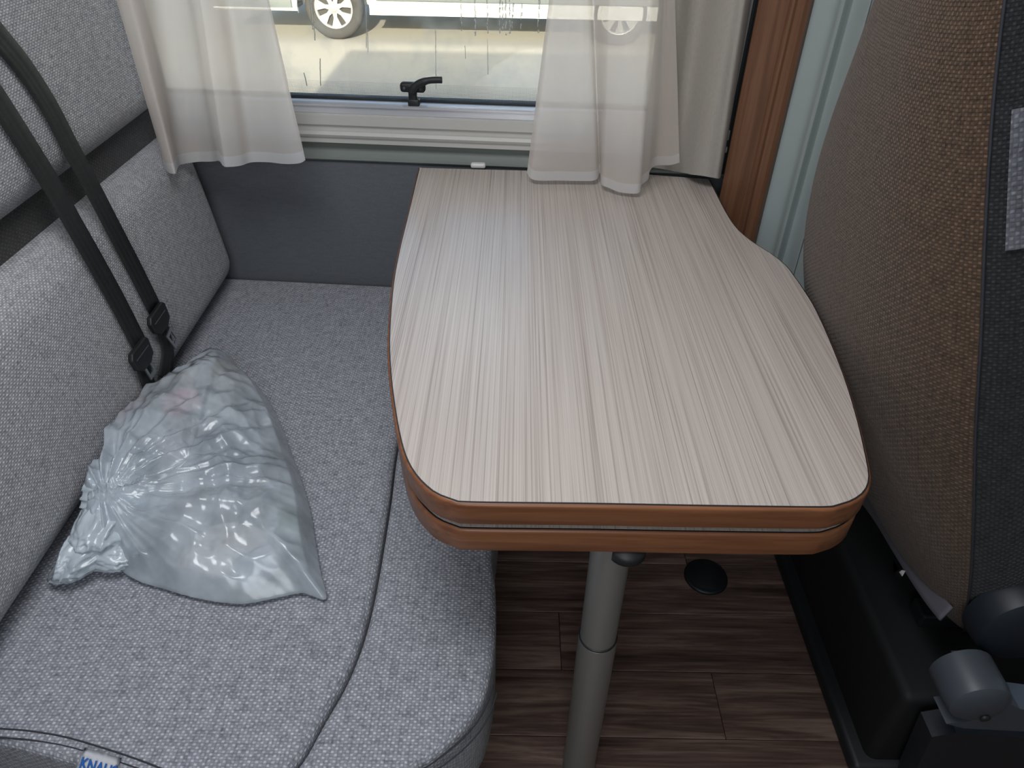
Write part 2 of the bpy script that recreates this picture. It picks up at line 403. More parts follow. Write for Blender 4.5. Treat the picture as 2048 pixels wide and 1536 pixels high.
def lathe(profile, mat=None, seg=40, caps=True):
    rows = [[(r * math.cos(2 * PI * k / seg), r * math.sin(2 * PI * k / seg), z) for k in range(seg)] for r, z in profile]
    bm, V = from_grid(rows, closed_v=True)
    if caps and profile[0][0] > 1e-6: bm.faces.new(list(reversed(V[0])))
    if caps and profile[-1][0] > 1e-6: bm.faces.new(V[-1])
    bmesh.ops.remove_doubles(bm, verts=bm.verts[:], dist=1e-6); bmesh.ops.recalc_face_normals(bm, faces=bm.faces[:])
    if mat is not None: bmesh.ops.transform(bm, matrix=mat, verts=bm.verts[:])
    return bm
def prism(poly, lo, hi, ax=lambda p, h: (p[0], p[1], h)):
    """extrude a 2-D outline between two heights"""
    bm = bmesh.new(); a = [bm.verts.new(ax(p, lo)) for p in poly]; b = [bm.verts.new(ax(p, hi)) for p in poly]
    bm.faces.new(a); bm.faces.new(list(reversed(b)))
    for i in range(len(poly)): j = (i + 1) % len(poly); bm.faces.new((a[i], b[i], b[j], a[j]))
    bmesh.ops.recalc_face_normals(bm, faces=bm.faces[:]); bmesh.ops.triangulate(bm, faces=[f for f in bm.faces if len(f.verts) > 4])
    return bm
def ribbon(path, normal, width, thick=.0014, twist=None):
    P = [Vector(p) for p in path]; rows = []; uvs = []; s = 0
    for i, p in enumerate(P):
        d = (P[min(i + 1, len(P) - 1)] - P[max(i - 1, 0)]).normalized(); nn = normal[i] if isinstance(normal, list) else normal
        nn = Vector(nn); side = d.cross(nn).normalized(); nn = side.cross(d).normalized()
        if i: s += (P[i] - P[i - 1]).length
        ks = [-1, -.5, 0, .5, 1]
        top = [p + side * width / 2 * k + nn * thick / 2 for k in ks]; bot = [p + side * width / 2 * k - nn * thick / 2 for k in reversed(ks)]
        rows.append(top + bot); uvs.append([(width / 2 * k, s) for k in ks] + [(width / 2 * k, s) for k in reversed(ks)])
    bm, V = from_grid(rows, uvs, closed_v=True)
    bm.faces.new(list(reversed(V[0]))); bm.faces.new(V[-1]); bmesh.ops.recalc_face_normals(bm, faces=bm.faces[:])
    return bm

# ------------------------------------------------------------------ the vehicle shell
SLOPE = .062                                   # the side wall closes in towards the cab
def wy(x, off=0): return 1.60 - SLOPE * x + off
GROUND = -.68
WROT = Matrix.Translation((0, 1.60, 0)) @ Matrix.Rotation(-math.atan(SLOPE), 4, 'Z')      # wall frame: x along the wall, y outward
floor = struct(obj('floor', bbox((-1.9, -.75, -.06), (3.0, 1.72, -.004)), M_['line']))
y = .13 * -1; row = 0
XJ = .107
rowY0 = .91 - .131 * 6
for rI in range(12):
    y0 = rowY0 + .131 * (rI - 1); y1 = y0 + .131
    if y0 > 1.62: break
    # plank joints staggered; the row just behind the post has its joint at XJ
    base = {0: .62, 1: -.12, 2: .40}[(rI + 0) % 3]
    if rI == 6: base = XJ
    ends = [-1.0 + 0 * base]
    xs = sorted({round(base + k * .92, 3) for k in range(-2, 3)})
    xs = [x for x in xs if -.35 < x < 1.75]; xs = [-.5] + xs + [1.9]
    for a, b in zip(xs, xs[1:]):
        if b - a < .03: continue
        o = obj('plank', bbox((a + .0006, y0 + .0006, -.005), (b - .0006, y1 - .0006, 0), .0008, 1), M_['vinyl'], floor)
ceiling = struct(obj('ceiling', bbox((-1.9, -.75, 2.0), (3.0, 1.72, 2.10)), M_['shell']))
wall_left = struct(obj('wall_left', bbox((-1.9, -.70, -.06), (-1.84, 1.66, 2.0)), M_['shell']))
wall_right = struct(obj('wall_right', bbox((2.94, -.70, -.06), (3.0, 1.40, 2.0)), M_['shell']))
wall_front = struct(obj('wall_front', bbox((-1.9, -.75, -.5), (3.0, -.70, 2.0)), M_['shell']))
WX0, WX1, WZ0, WZ1 = -.82, .42, .80, 1.50
bm = bmesh.new()
for lo, hi in (((-1.9, .03, -.5), (1.6, .06, WZ0 - .03)), ((-1.9, .03, WZ1), (1.6, .06, 2.0)), ((-1.9, .03, WZ0 - .03), (WX0, .06, WZ1)), ((WX1, .03, WZ0 - .03), (1.6, .06, WZ1))): box(bm, lo, hi, WROT)
bmesh.ops.recalc_face_normals(bm, faces=bm.faces[:])
wall_back = struct(obj('wall_back', bm, M_['shell']))
obj('lining_panel', bbox((-1.3, 0, 0), (.62, .029, .692), .008, 3, WROT), M_['lining'], wall_back, True)
# window: stepped rail profile run along the wall
win = struct(thing('window_1', '', '')); del win['label'], win['category']; WLOC[win.name] = (0, 0, 0)
def run_profile(name, prof, x0, x1, mat, parent):
    bm = prism(prof, x0, x1, lambda p, h: tuple(WROT @ Vector((h, p[0], p[1])))); return smooth_by(obj(name, bm, mat, parent), 35)
def zrow(row, off): return (WROT.inverted() @ at_plane(822, row, WROT @ Vector((0, off, 0)), WROT.to_3x3() @ Vector((0, 1, 0)))).z
zs0, zs1 = zrow(326, .0), zrow(290, -.004)
run_profile('sill_trim', [(.029, zs0), (-.004, zs0), (-.008, zs0 + .004), (-.007, zs0 + .009), (.004, zs0 + .016), (.014, zs1 - .012), (.016, zs1), (.029, zs1)], -1.2, .50, M_['sill'], win)
z1, z2, z3, z4, z5 = zrow(289, -.010), zrow(281, -.012), zrow(270, -.016), zrow(256, -.012), zrow(236, -.010)
run_profile('window_frame', [(.029, zs1 + .0003), (-.010, zs1 + .0003), (-.010, z2), (-.014, z2 + .001), (-.0165, (z2 + z3) / 2), (-.013, z3), (-.006, z3 + .001), (-.006, z4 - .001), (-.012, z4), (-.012, z5), (-.006, z5 + .001), (.029, z5 + .001)], -.86, .46, M_['frame'], win)
z6, z7, z8 = zrow(233, 0), zrow(217, -.002), zrow(209, .004)
run_profile('bright_rail', [(.055, z5 + .0013), (.006, z5 + .0013), (.006, z6 - .001), (.000, z6), (-.002, z6 + .002), (-.002, z7 - .001), (-.007, z7), (-.007, z7 + .003), (.000, z8 - .001), (.010, z8), (.055, z8)], -.86, .46, M_['rail'], win)
z9 = zrow(201, .026)
run_profile('rubber_seal', [(.055, z8 + .0003), (.022, z8 + .0003), (.020, z8 + .002), (.021, z9 - .002), (.024, z9), (.055, z9)], -.86, .46, M_['blackp'], win)
for a, b in ((-.86, -.80), (.40, .46)): obj('window_frame', bbox((a, -.01, z9), (b, .055, 1.50), .006, 2, WROT), M_['frame'], win)
obj('window_frame', bbox((-.86, -.01, 1.44), (.46, .055, 1.53), .006, 2, WROT), M_['frame'], win)
obj('pane', bbox((-.81, .036, z9 - .002), (.41, .040, 1.45), 0, 1, WROT), M_['pane'], win)
# dotted print along the lower edge of the pane
P = [[WROT @ Vector((x, .0352, z)) for z in (z9, z9 + .034)] for x in (-.80, .40)]
bm, _ = from_grid(P, [[(-.80, 0), (-.80, .034)], [(.40, 0), (.40, .034)]]); obj('dot_print', bm, M_['dots'], win)
# latch: base plate with two screws, stem and curved lever
def wpt(px, py, off):                            # a sight line met with a plane parallel to the wall
    return at_plane(px, py, WROT @ Vector((0, off, 0)), WROT.to_3x3() @ Vector((0, 1, 0)))
WI = WROT.inverted()
def wloc(px, py, off): return WI @ wpt(px, py, off)
a = wloc(799, 164, .02); b = wloc(851, 186, .02); cl = (a + b) / 2; hw = abs(b.x - a.x) / 2; hh = abs(a.z - b.z) / 2
lt = obj('latch_plate', bbox((cl.x - hw, .014, cl.z - hh), (cl.x + hw, .034, cl.z + hh), .007, 3, WROT), M_['blackp'], win, True)
for sx in (-.62, .62):
    obj('screw', lathe([(0, .002), (.0028, .0018), (.0036, 0), (.0036, -.004)], WROT @ Matrix.Translation((cl.x + sx * hw, .0135, cl.z - .001)) @ Matrix.Rotation(PI / 2, 4, 'X'), 14), M_['greyp'], lt, True)
a = wloc(824, 182, .004); b = wloc(826, 209, .004)
obj('latch_stem', bbox((a.x - .008, -.002, b.z - .002), (a.x + .009, .016, a.z + .01), .003, 2, WROT), M_['blackp'], win, True)
obj('latch_foot', bbox((a.x - .010, -.003, b.z - .004), (a.x + .015, .014, b.z + .012), .003, 2, WROT), M_['blackp'], win, True)
lev = [wloc(x, y_, -.004) for x, y_ in ((822, 186), (827, 176), (838, 167), (855, 161.5), (870, 160), (884, 160))]
obj('latch_lever', tube([WROT @ p for p in catmull(lev, 24)], [.0085] * 6 + [.0078] * 6 + [.0068] * 12 + [.006] * 40, 14), M_['blackp'], win, True)
struct(obj('dark_gap_strip', bbox((.455, -.012, .70), (.60, .028, 1.98), .004, 2, WROT), M_['blackp']))  # dark strip added to blacken the shaded gap between drape and upright
# water runs and drops on the pane
bm = bmesh.new(); rg = random.Random(3)
def drop(x, z, w_, h_):
    m = WROT @ Matrix.Translation((x, .0352, z)) @ Matrix.Diagonal((w_, .0022, h_, 1)); bmesh.ops.create_uvsphere(bm, u_segments=8, v_segments=6, radius=1, matrix=m)
for px in (921, 950, 975, 1000, 1006, 1012, 1020, 1026, 1043, 1078):
    z = wloc(px, 0, .035); x = z.x; zz = z.z + .12; lowest = wloc(px, rg.uniform(58, 74), .035).z
    while zz > lowest:
        h_ = rg.uniform(.002, .006); drop(x + rg.uniform(-.0012, .0012), zz, rg.uniform(.0008, .0022), h_); zz -= h_ * rg.uniform(1.2, 3)
for px, y0, y1 in ((624, -20, 82), (732, -20, 98), (640, 118, 172), (608, 146, 172), (735, 60, 105), (871, 60, 180), (930, 92, 118), (975, 80, 150), (620, 0, 60)):
    a = wloc(px, y0, .035); b = wloc(px + (6 if px < 640 else 1), y1, .035); n = 26
    for k in range(n):
        f = k / n; drop(a.x + (b.x - a.x) * f + rg.uniform(-.0004, .0004), a.z + (b.z - a.z) * f, rg.uniform(.0004, .0009) if px > 640 else .0011, (a.z - b.z) / n * .75)
o = obj('water_drops', bm, M_['drop'], win, True); o['kind'] = 'stuff'

# ------------------------------------------------------------------ wood upright, pillar cover
def vert_profile(name, pts, z0, z1, mat, parent=None):
    return smooth_by(obj(name, prism(pts, z0, z1), mat, parent), 30)
A = at_y(1517, 0, 1.50); B = at_y(1622, 0, 1.44)
T0 = Vector((A.x, 1.50)); T1 = Vector((B.x, 1.44))
d = (T1 - T0).normalized(); nrm = Vector((-d.y, d.x)); L = (T1 - T0).length
def tp(s, o): q = T0 + d * s * L + nrm * o; return (q.x, q.y)
trim = struct(vert_profile('trim_1', [tp(0, 0), tp(.03, -.004), tp(.62, -.004), tp(.66, -.007), tp(.70, -.009), tp(.74, -.007), tp(.77, -.002), tp(.93, -.004), tp(1, .002), tp(1, .05), tp(0, .05)], 0.0, 1.98, M_['trim']))
# pale cover beyond the upright: flat, rounded ridge, flat, crease
q = [at_y(1622, 0, 1.45), at_y(1672, 0, 1.43), at_y(1690, 0, 1.40), at_y(1712, 0, 1.41), at_y(1748, 0, 1.36), at_y(1756, 0, 1.355), at_y(1830, 0, 1.30)]
yy = [1.46, 1.435, 1.405, 1.412, 1.372, 1.372, 1.30]
cr = catmull([(p.x, y_, 0) for p, y_ in zip(q, yy)], 36)
cover = struct(vert_profile('trim_2', [(p.x, p.y) for p in cr] + [(cr[-1].x + .05, cr[-1].y + .3), (cr[0].x, cr[0].y + .06)], 0.0, 1.98, M_['pillar']))
a, b = at_y(1752, 0, 1.365), at_y(1584, 520, 1.40)

# ------------------------------------------------------------------ table
ZT = .70
top_px = [(836, 334), (985, 338), (1140, 342), (1290, 347), (1421, 357), (1440, 395), (1460, 432), (1480, 459), (1510, 484), (1545, 506), (1575, 530), (1595, 555), (1612, 580), (1630, 608), (1652, 652), (1680, 718), (1702, 778), (1721, 842), (1735, 900), (1744, 946),
          (1743, 968), (1735, 985), (1720, 998), (1700, 1008), (1672, 1015), (1640, 1018), (1400, 1015), (1180, 1011), (940, 1008), (905, 1003), (870, 990), (846, 972), (826, 950), (811, 925), (800, 895), (790, 850), (781, 790), (776, 740), (774, 690), (776, 640), (781, 582), (787, 540), (797, 492), (810, 440), (822, 391)]
pts = [at_z(x, y_, ZT) for x, y_ in top_px]
pts = [Vector((p.x, p.y, 0)) for p in pts]
# round through the points but keep the two square back corners
back = [pts[k] for k in range(0, 5)]
curve = catmull(pts[4:] + [pts[0]], 240)
plan = resample(back[:-1] + curve[:-1], 260)
table = thing('dinette_table', 'two-leaf table with pale striated laminate top and cherry edges on one aluminium post', 'table', (.12, .592, 0))
def board(z1, th, shrink, nm):
    N = inward(plan); pl = [p + n * shrink for p, n in zip(plan, N)]
    b_ = obj(nm, pad(pl, z1 - th, z1 - .0006, .0045, 0, 3, 5, rb=.006), M_['edge'], table, True)
    smooth_by(b_, 50)
    N = inward(pl); jl = [p + n * .0028 for p, n in zip(pl, N)]; lam = [p + n * .0046 for p, n in zip(pl, N)]
    bm = prism([(p.x, p.y) for p in jl], z1 - .004, z1 - .0003); obj('joint_line', bm, M_['line'], b_)
    bm = prism([(p.x, p.y) for p in lam], z1 - .004, z1); obj('laminate', bm, M_['laminate'], b_)
    return b_
board(ZT, .037, 0, 'tabletop')
board(ZT - .0455, .0400, .002, 'swivel_leaf')
# spacer between the leaves, post with ring, black joint
obj('spacer', lathe([(.12, ZT - .0454), (.12, ZT - .0371)], Matrix.Translation((.13, 1.0, 0)), 32), M_['blackp'], table, True)
PX, PY = .12, .592
p = at_y(1219, 1118, PY); PX = p.x
zr = at_y(1190, 1305, PY - .027).z
post = obj('post', lathe([(.0255, zr + .0015), (.0255, .6143)], Matrix.Translation((PX, PY, 0)), 48), M_['alu'], table, True); smooth_by(post, 40)
obj('post_ring', lathe([(.0272, zr - .002), (.0275, zr), (.0272, zr + .002)], Matrix.Translation((PX, PY, 0)), 48), M_['blackp'], table, True)
lp_ = obj('post_sleeve', lathe([(.0275, .0005), (.0275, zr - .0015), (.026, zr)], Matrix.Translation((PX, PY, 0)), 48), M_['alu'], table, True); smooth_by(lp_, 40)
obj('post_joint', lathe([(0, .592), (.018, .593), (.024, .598), (.024, .6143), (0, .6143)], Matrix.Translation((at_y(1252, 1106, .58).x, .580, 0)), 24), M_['blackp'], table, True)
# white wall hook at the table's end
p = at_z(956, 333, ZT)
obj('wall_hook', soft_box((.034, .016, .012), .005, (3, 2, 2), 3, None, Matrix.Translation((p.x, p.y + .010, ZT - .001))), M_['whitep'], table, True)

# ------------------------------------------------------------------ bench: base, cushions, backrest
ZS = .378
XB, KB = -.725, .12                              # foot of the backrest face, lean per metre
g = [Vector((at_z(x, y_, ZS).x, at_z(x, y_, ZS).y, 0)) for x, y_ in ((790, 900), (775, 1010), (741, 1200), (700, 1330), (640, 1440), (580, 1536))]
front = [Vector((-.29, .388, 0)), Vector((-.37, .402, 0)), Vector((-.50, .428, 0)), Vector((-.62, .452, 0)), Vector((-.74, .474, 0))]
back_y = 1.585
wallp = lambda x: wy(x) - .012
mainp = catmull([Vector((-.215, 1.40, 0)), Vector((-.215, 1.15, 0))] + g + [Vector((-.315, .372, 0))], 90)[0:]
mainp += [Vector((-.37, .379, 0)), Vector((-.50, .409, 0)), Vector((-.62, .436, 0)), Vector((-.73, .454, 0)), Vector((-.765, .464, 0)), Vector((-.783, .482, 0)), Vector((-.79, .51, 0)), Vector((-.79, 1.2, 0)), Vector((-.79, wallp(-.79) - .02, 0)), Vector((-.77, wallp(-.77), 0)), Vector((-.45, wallp(-.45), 0)), Vector((-.25, wallp(-.25), 0)), Vector((-.22, wallp(-.22) - .03, 0))]
mainp = resample(mainp, 300)
seat = thing('seat_cushion', 'wide grey woven seat cushion along the backrest, under the plastic bag', 'cushion', (-.5, 1.0, .26))
seat_pad = obj('pad', pad(mainp, .202, ZS, .014, 0, 24, 8), M_['fabric'], seat, True)
extp = [v + Vector((.0035, -.0005, 0)) for v in catmull([Vector((-.215, 1.40, 0)), Vector((-.215, 1.15, 0))] + g + [Vector((-.315, .368, 0))], 90)]
outer_px = [(820, 1560), (862, 1536), (925, 1480), (965, 1420), (984, 1350), (992, 1270), (990, 1180), (985, 1110)]
outer = [Vector((at_z(x, y_, ZS - .03).x, at_z(x, y_, ZS - .03).y, 0)) for x, y_ in outer_px]
extp = extp + catmull([Vector((-.28, .330, 0)), Vector((-.20, .335, 0))] + outer + [Vector((-.015, 1.0, 0)), Vector((-.015, 1.3, 0)), Vector((-.015, wallp(0) - .03, 0)), Vector((-.045, wallp(0), 0))], 90) + [Vector((-.12, wallp(-.12), 0)), Vector((-.185, wallp(-.2), 0)), Vector((-.2115, wallp(-.2) - .03, 0))]
extp = resample(extp, 300)
ext = thing('extension_cushion', 'narrow curved grey cushion filling in beside the wide seat cushion, below the table', 'cushion', (-.1, .9, .26))
def pad_strip(plan, z0, z1, r, xs, puff):
    """pad for a long bent plan: cover closed by offset rings instead of a centre fan"""
    bm = pad(plan, z0, z1, r, 0, 3, 8, cover=False); bm.verts.ensure_lookup_table(); L = bm.loops.layers.uv[0]
    rim = [e for e in bm.edges if e.is_boundary]; res = bmesh.ops.triangle_fill(bm, use_beauty=True, use_dissolve=False, edges=rim)
    for f in [x for x in res['geom'] if isinstance(x, bmesh.types.BMFace)]:
        for lp in f.loops: lp[L].uv = (lp.vert.co.x, lp.vert.co.y)
    bmesh.ops.recalc_face_normals(bm, faces=bm.faces[:]); return bm
obj('pad', pad_strip(extp, .202, ZS - .003, .014, None, 0), M_['fabric'], ext, True)
# stitched seams
def stitch(name, pts3, parent, r=.0011):
    return obj(name, tube(resample(catmull(pts3, 60), 60, False), r, 6), M_['thread'], parent, True)
for y0 in (0, .020):
    s = [at_z(x, y_ + (0 if not y0 else 18), ZS + .0003 - (0 if not y0 else .0008)) for x, y_ in ((-60, 1452), (0, 1457), (60, 1462), (130, 1474), (200, 1494), (270, 1517), (330, 1540))]
    stitch('seam', s, seat)
for dz, sh in ((0, 0), (.010, 14)):
    s = [at_z(x + sh * .6, y_ + sh, ZS - .02 - dz) for x, y_ in ((986, 1370), (975, 1405), (955, 1443), (925, 1478), (890, 1508), (850, 1536), (830, 1550))]
    stitch('seam', s, ext)
# sewn label with its lettering
la, lb, lc = at_z(173, 1494, ZS + .002), at_z(247, 1515, ZS + .002), at_z(178, 1552, ZS - .016)
ex = (lb - la).normalized(); ey = (lc - la); ey = (ey - ex * ey.dot(ex)).normalized(); ez = ey.cross(ex); ez.normalize()
if ez.z < 0: ez = -ez
wl_ = (lb - la).length; hl = .036
rows = []
for j in range(7):
    v = j / 6; bulge = .004 * math.sin(v * PI) + .003
    rows.append([la + ex * wl_ * (i / 8) + ey * hl * v + ez * bulge for i in range(9)])
bm, _ = from_grid(rows); bmesh.ops.solidify(bm, geom=bm.faces[:], thickness=.0007)
bmesh.ops.recalc_face_normals(bm, faces=bm.faces[:])
lab = obj('fabric_label', bm, M_['label'], seat, True); lab['label'] = 'small white sewn label with blue lettering'
cu = bpy.data.curves.new('lettering', 'FONT'); cu.body = 'KNAUS'; cu.size = .0200; cu.extrude = .0002; cu.align_x = 'CENTER'; cu.offset = .0006
to = bpy.data.objects.new('lettering_source', cu); COL.objects.link(to); bpy.context.view_layer.update()
dg = bpy.context.evaluated_depsgraph_get(); me = bpy.data.meshes.new_from_object(to.evaluated_get(dg)); bpy.data.objects.remove(to)
mt = Matrix((ex, -ey, ez)).transposed().to_4x4(); mt.translation = la + ex * wl_ * .55 + ey * hl * .60 + ez * .0082
me.transform(mt @ Matrix.Diagonal((.78, .9, 1, 1))); me.materials.clear()
o = obj('lettering', me, M_['blue'], lab)

# backrest: two leaning pads with a charcoal band between
def lean(z, off=0): return Matrix.Translation((XB - KB * (z - ZS) + off, 0, z)) @ Matrix.Rotation(-math.atan(KB), 4, 'Y')
rest = thing('dinette_bench', 'built-in bench with a leaning grey woven back in two pads and a charcoal band between', 'bench', (-.55, 1.0, 0))
obj('bench_base', bbox((-.95, .44, 0), (-.10, 1.52, .201), .006, 2), M_['shell'], rest)
Y0, Y1 = .05, wy(-.85) - .025
lowm = lean(.575, -.045) @ Matrix.Translation((0, (Y0 + Y1) / 2, 0))
obj('lower_pad', soft_box((.15, Y1 - Y0, .372), .058, (4, 40, 16), 8, (.020, .006, .004), lowm), M_['fabric_back'], rest, True)
upm = lean(1.034, -.048) @ Matrix.Translation((0, (Y0 + Y1) / 2, 0))
obj('upper_pad', soft_box((.15, Y1 - Y0, .44), .05, (4, 40, 16), 8, (.016, .006, .004), upm), M_['fabric_back'], rest, True)
bdm = lean(.788, -.075) @ Matrix.Translation((0, (Y0 + Y1) / 2 + .01, 0))
obj('band', soft_box((.13, Y1 - Y0 - .01, .10), .012, (3, 40, 6), 3, None, bdm), M_['band'], rest, True)

# ------------------------------------------------------------------ seat belts
NB = Vector((1, 0, KB)).normalized()
def on_back(px, py, off=.0): return at_plane(px, py, (XB + off, 0, ZS), NB)
from mathutils.bvhtree import BVHTree
bpy.context.view_layer.update(); dgr = bpy.context.evaluated_depsgraph_get()
PADS = []
for o in rest.children:
    if o.name.startswith(('lower_pad', 'upper_pad', 'band')): PADS.append(BVHTree.FromPolygons([v.co.copy() for v in o.data.vertices], [tuple(p.vertices) for p in o.data.polygons]))
def rest_off(px, py):
    d = ray(px, py).normalized(); best = None
    for t_ in PADS:
        h = t_.ray_cast(EYE, d)
        if h[0] is not None and (best is None or h[3] < best[3]): best = h
    return NB.dot(best[0] - Vector((XB, 0, ZS))) if best else 0
def drape_pts(shoulder):
    dn = resample(catmull([Vector((x, y_, 0)) for x, y_ in shoulder], 80), 80, False); of = [rest_off(p.x, p.y) for p in dn]
    n = len(of); mx = [max(of[max(0, i - 9):i + 10]) for i in range(n)]; sm = [sum(mx[max(0, i - 6):i + 7]) / len(mx[max(0, i - 6):i + 7]) for i in range(n)]
    return [on_back(p.x, p.y, q + .008) for p, q in zip(dn, sm)], sm[-1] + .010
def belt(label, shoulder, w_, housing, tongue, lap, lift):
    th = thing('seat_belt', label, 'seat belt', on_back(*housing, .03), 'black seat belts over the bench backrest')
    sp, lift = drape_pts(shoulder)
    obj('webbing', ribbon(sp, NB, w_), M_['strap'], th, True)
    ld = resample(catmull([Vector((x, y_, lf * 1000)) for x, y_, lf in lap], 40), 40, False)
    lpth = [on_back(q.x, q.y, max(q.z / 1000, max(rest_off(q.x + a, q.y) for a in (-18, 0, 18)) + .007)) for q in ld]
    obj('lap_webbing', ribbon(resample(catmull(lpth, 40), 40, False), NB, w_ * .92), M_['strap'], th, True)
    d = (sp[-1] - sp[-2]).normalized(); c = on_back(*housing, lift + .004)
    d2 = (on_back(*tongue, lift) - on_back(*housing, lift)); d2 -= NB * d2.dot(NB); d2.normalize(); sd_ = d2.cross(NB).normalized()
    sh = d.cross(NB).normalized()
    def fr(o, a, b):
        m = Matrix((a, b, NB)).transposed().to_4x4(); m.translation = o; return m
    m = fr(c, sh, d)
    poly = [(-.036, -.016), (-.031, -.022), (.026, -.022), (.035, -.012), (.032, .010), (.018, .022), (-.012, .024), (-.032, .014)]
    hs = obj('tongue_housing', smoothpoly(poly, .010, m), M_['blackp'], th, True); smooth_by(hs, 40)
    obj('slot_edge', bbox((-.024, -.0075, .0050), (.026, -.0055, .0062), .0004, 1, m), M_['greyp'], hs)
    tm = fr(on_back(*tongue, lift + .004), sd_, d2)
    bm = bmesh.new()
    for lo, hi in (((-.013, -.019, -.0012), (-.0075, .019, .0012)), ((.0075, -.019, -.0012), (.013, .019, .0012)), ((-.0075, -.019, -.0012), (.0075, -.0115, .0012)), ((-.0075, .0105, -.0012), (.0075, .019, .0012))): box(bm, lo, hi, tm)
    bmesh.ops.recalc_face_normals(bm, faces=bm.faces[:])
    o = obj('tongue', bm, M_['steel'], th); o['label'] = 'bright steel tongue with a slot'
    return th
def smoothpoly(poly, h, m):
    pl = resample([Vector((x, y_, 0)) for x, y_ in poly], 64); bm = pad(pl, -h / 2, h / 2, .003, .0005, 3, 4); bmesh.ops.transform(bm, matrix=m, verts=bm.verts[:]); return bm
belt('black seat belt reaching lowest on the backrest, its buckle tongue touching the plastic bag',
     ((-330, -250), (-200, -90), (-90, 60), (-40, 145), (10, 222), (60, 300), (105, 372), (150, 452), (193, 527), (238, 608), (281, 692)), .0465, (283, 712), (298, 736), ((283, 716, .016), (290, 745, .014), (297, 768, .014), (302, 785, .018)), .018)
belt('black seat belt beside the window curtain, its buckle tongue hanging clear above the plastic bag',
     ((-330, -340), (-210, -190), (-100, -60), (-45, 18), (0, 76), (48, 135), (98, 212), (140, 292), (183, 372), (230, 462), (270, 538), (309, 616)), .0465, (318, 640), (345, 676), ((318, 640, .014), (330, 672, .012), (336, 705, .012), (333, 735, .014), (328, 758, .018)), .015)

# ------------------------------------------------------------------ curtains
def cloth(name, cols, z_hi, hem_h, mats, parent, nz=26, per=10):
    """cols: (bottom px, bottom py, Y, top px at image row 0); hangs from z_hi to the hem"""
    bot = [at_y(a, b, c) for a, b, c, e in cols]; top = []
    for (a, b, c, e), pb in zip(cols, bot):
        q = at_y(e, 0, c); dirv = (q - pb); top.append(pb + dirv * ((z_hi - pb.z) / dirv.z))
    B = catmull(bot, per * (len(bot) - 1)); T = catmull(top, per * (len(top) - 1)); n = len(B)
    s = [0]
    for i in range(1, n): s.append(s[-1] + (B[i] - B[i - 1]).length)
    def pt(i, f):
        p = B[i].lerp(T[i], f); k = .0025 * noise.noise(Vector((s[i] * 30, f * 9, 3))) * (1 - .3 * f); return p + Vector((0, k, 0))
    def sheet(f0, f1, n_, off=0):
        return from_grid([[pt(i, f0 + (f1 - f0) * j / n_) - Vector((0, off, 0)) for j in range(n_ + 1)] for i in range(n)], [[(s[i], (f0 + (f1 - f0) * j / n_)) for j in range(n_ + 1)] for i in range(n)])[0]
    fh = hem_h / (z_hi - bot[0].z)
    obj('fabric', sheet(fh * .98, 1, nz), mats[0], parent, True)
    obj('hem', sheet(0, fh, 4, .0004), mats[1], parent, True)
rail = struct(obj('trim_3', bbox((-1.0, -.24, 1.60), (.60, -.03, 1.635), .006, 2, WROT), M_['frame']))
c1 = thing('sheer_curtain', 'white sheer curtain hanging beside the bench backrest', 'curtain', at_y(470, 330, 1.60), 'white sheer curtains')
cloth('c1', [(331, 338, 1.451, 233), (338, 346, 1.429, 240), (351, 347, 1.418, 262), (354, 340, 1.451, 285), (362, 329, 1.506, 300), (395, 324, 1.528, 330), (425, 323, 1.517, 372), (438, 322, 1.473, 385), (446, 331, 1.451, 396), (455, 334, 1.444, 404), (482, 331, 1.462, 432), (505, 324, 1.488, 455), (540, 325, 1.484, 482), (575, 328, 1.466, 510), (600, 326, 1.457, 530), (611, 320, 1.462, 538)], 1.58, .022, (M_['sheer'], M_['hem']), c1)
c2 = thing('sheer_curtain', 'white sheer curtain with its hem falling over the end of the table', 'curtain', at_y(1180, 360, 1.50), 'white sheer curtains')
cloth('c2', [(1054, 345, 1.494, 1098), (1062, 357, 1.481, 1106), (1078, 361, 1.479, 1122), (1120, 361, 1.481, 1148), (1165, 362, 1.481, 1170), (1192, 359, 1.488, 1180), (1200, 346, 1.507, 1188), (1203, 368, 1.458, 1212), (1216, 375, 1.442, 1222), (1238, 384, 1.427, 1250), (1262, 387, 1.421, 1288), (1279, 385, 1.424, 1306), (1283, 370, 1.455, 1316), (1296, 358, 1.479, 1322), (1300, 342, 1.497, 1325), (1312, 331, 1.523, 1328), (1340, 330, 1.520, 1336), (1359, 325, 1.518, 1350)], 1.58, .020, (M_['sheer'], M_['hem']), c2)
c3 = thing('heavy_drape', 'heavy greige drape gathered between the sheer curtain and the wooden upright', 'curtain', at_y(1380, 350, 1.53))
cloth('c3', [(1285, 332, 1.561, 1318), (1300, 334, 1.545, 1335), (1325, 338, 1.537, 1360), (1345, 342, 1.553, 1385), (1362, 345, 1.545, 1410), (1385, 349, 1.497, 1440), (1405, 352, 1.473, 1462), (1425, 355, 1.469, 1480), (1438, 357, 1.473, 1493), (1442, 352, 1.521, 1503)], 1.58, .010, (M_['drape'], M_['drape']), c3)

# ------------------------------------------------------------------ cab seat: leaning back shell lofted from rounded sections
seatT = thing('cab_seat', 'reclined cab seat in dark brown woven fabric on a black pedestal beside the table', 'seat', (.95, 1.0, 0))
TH = math.radians(16.5)
LV = Vector((-math.sin(TH), 0, math.cos(TH))); TV = Vector((math.cos(TH), 0, math.sin(TH)))       # up along the back, towards the seat front
O = Vector((.675, 0, .29))
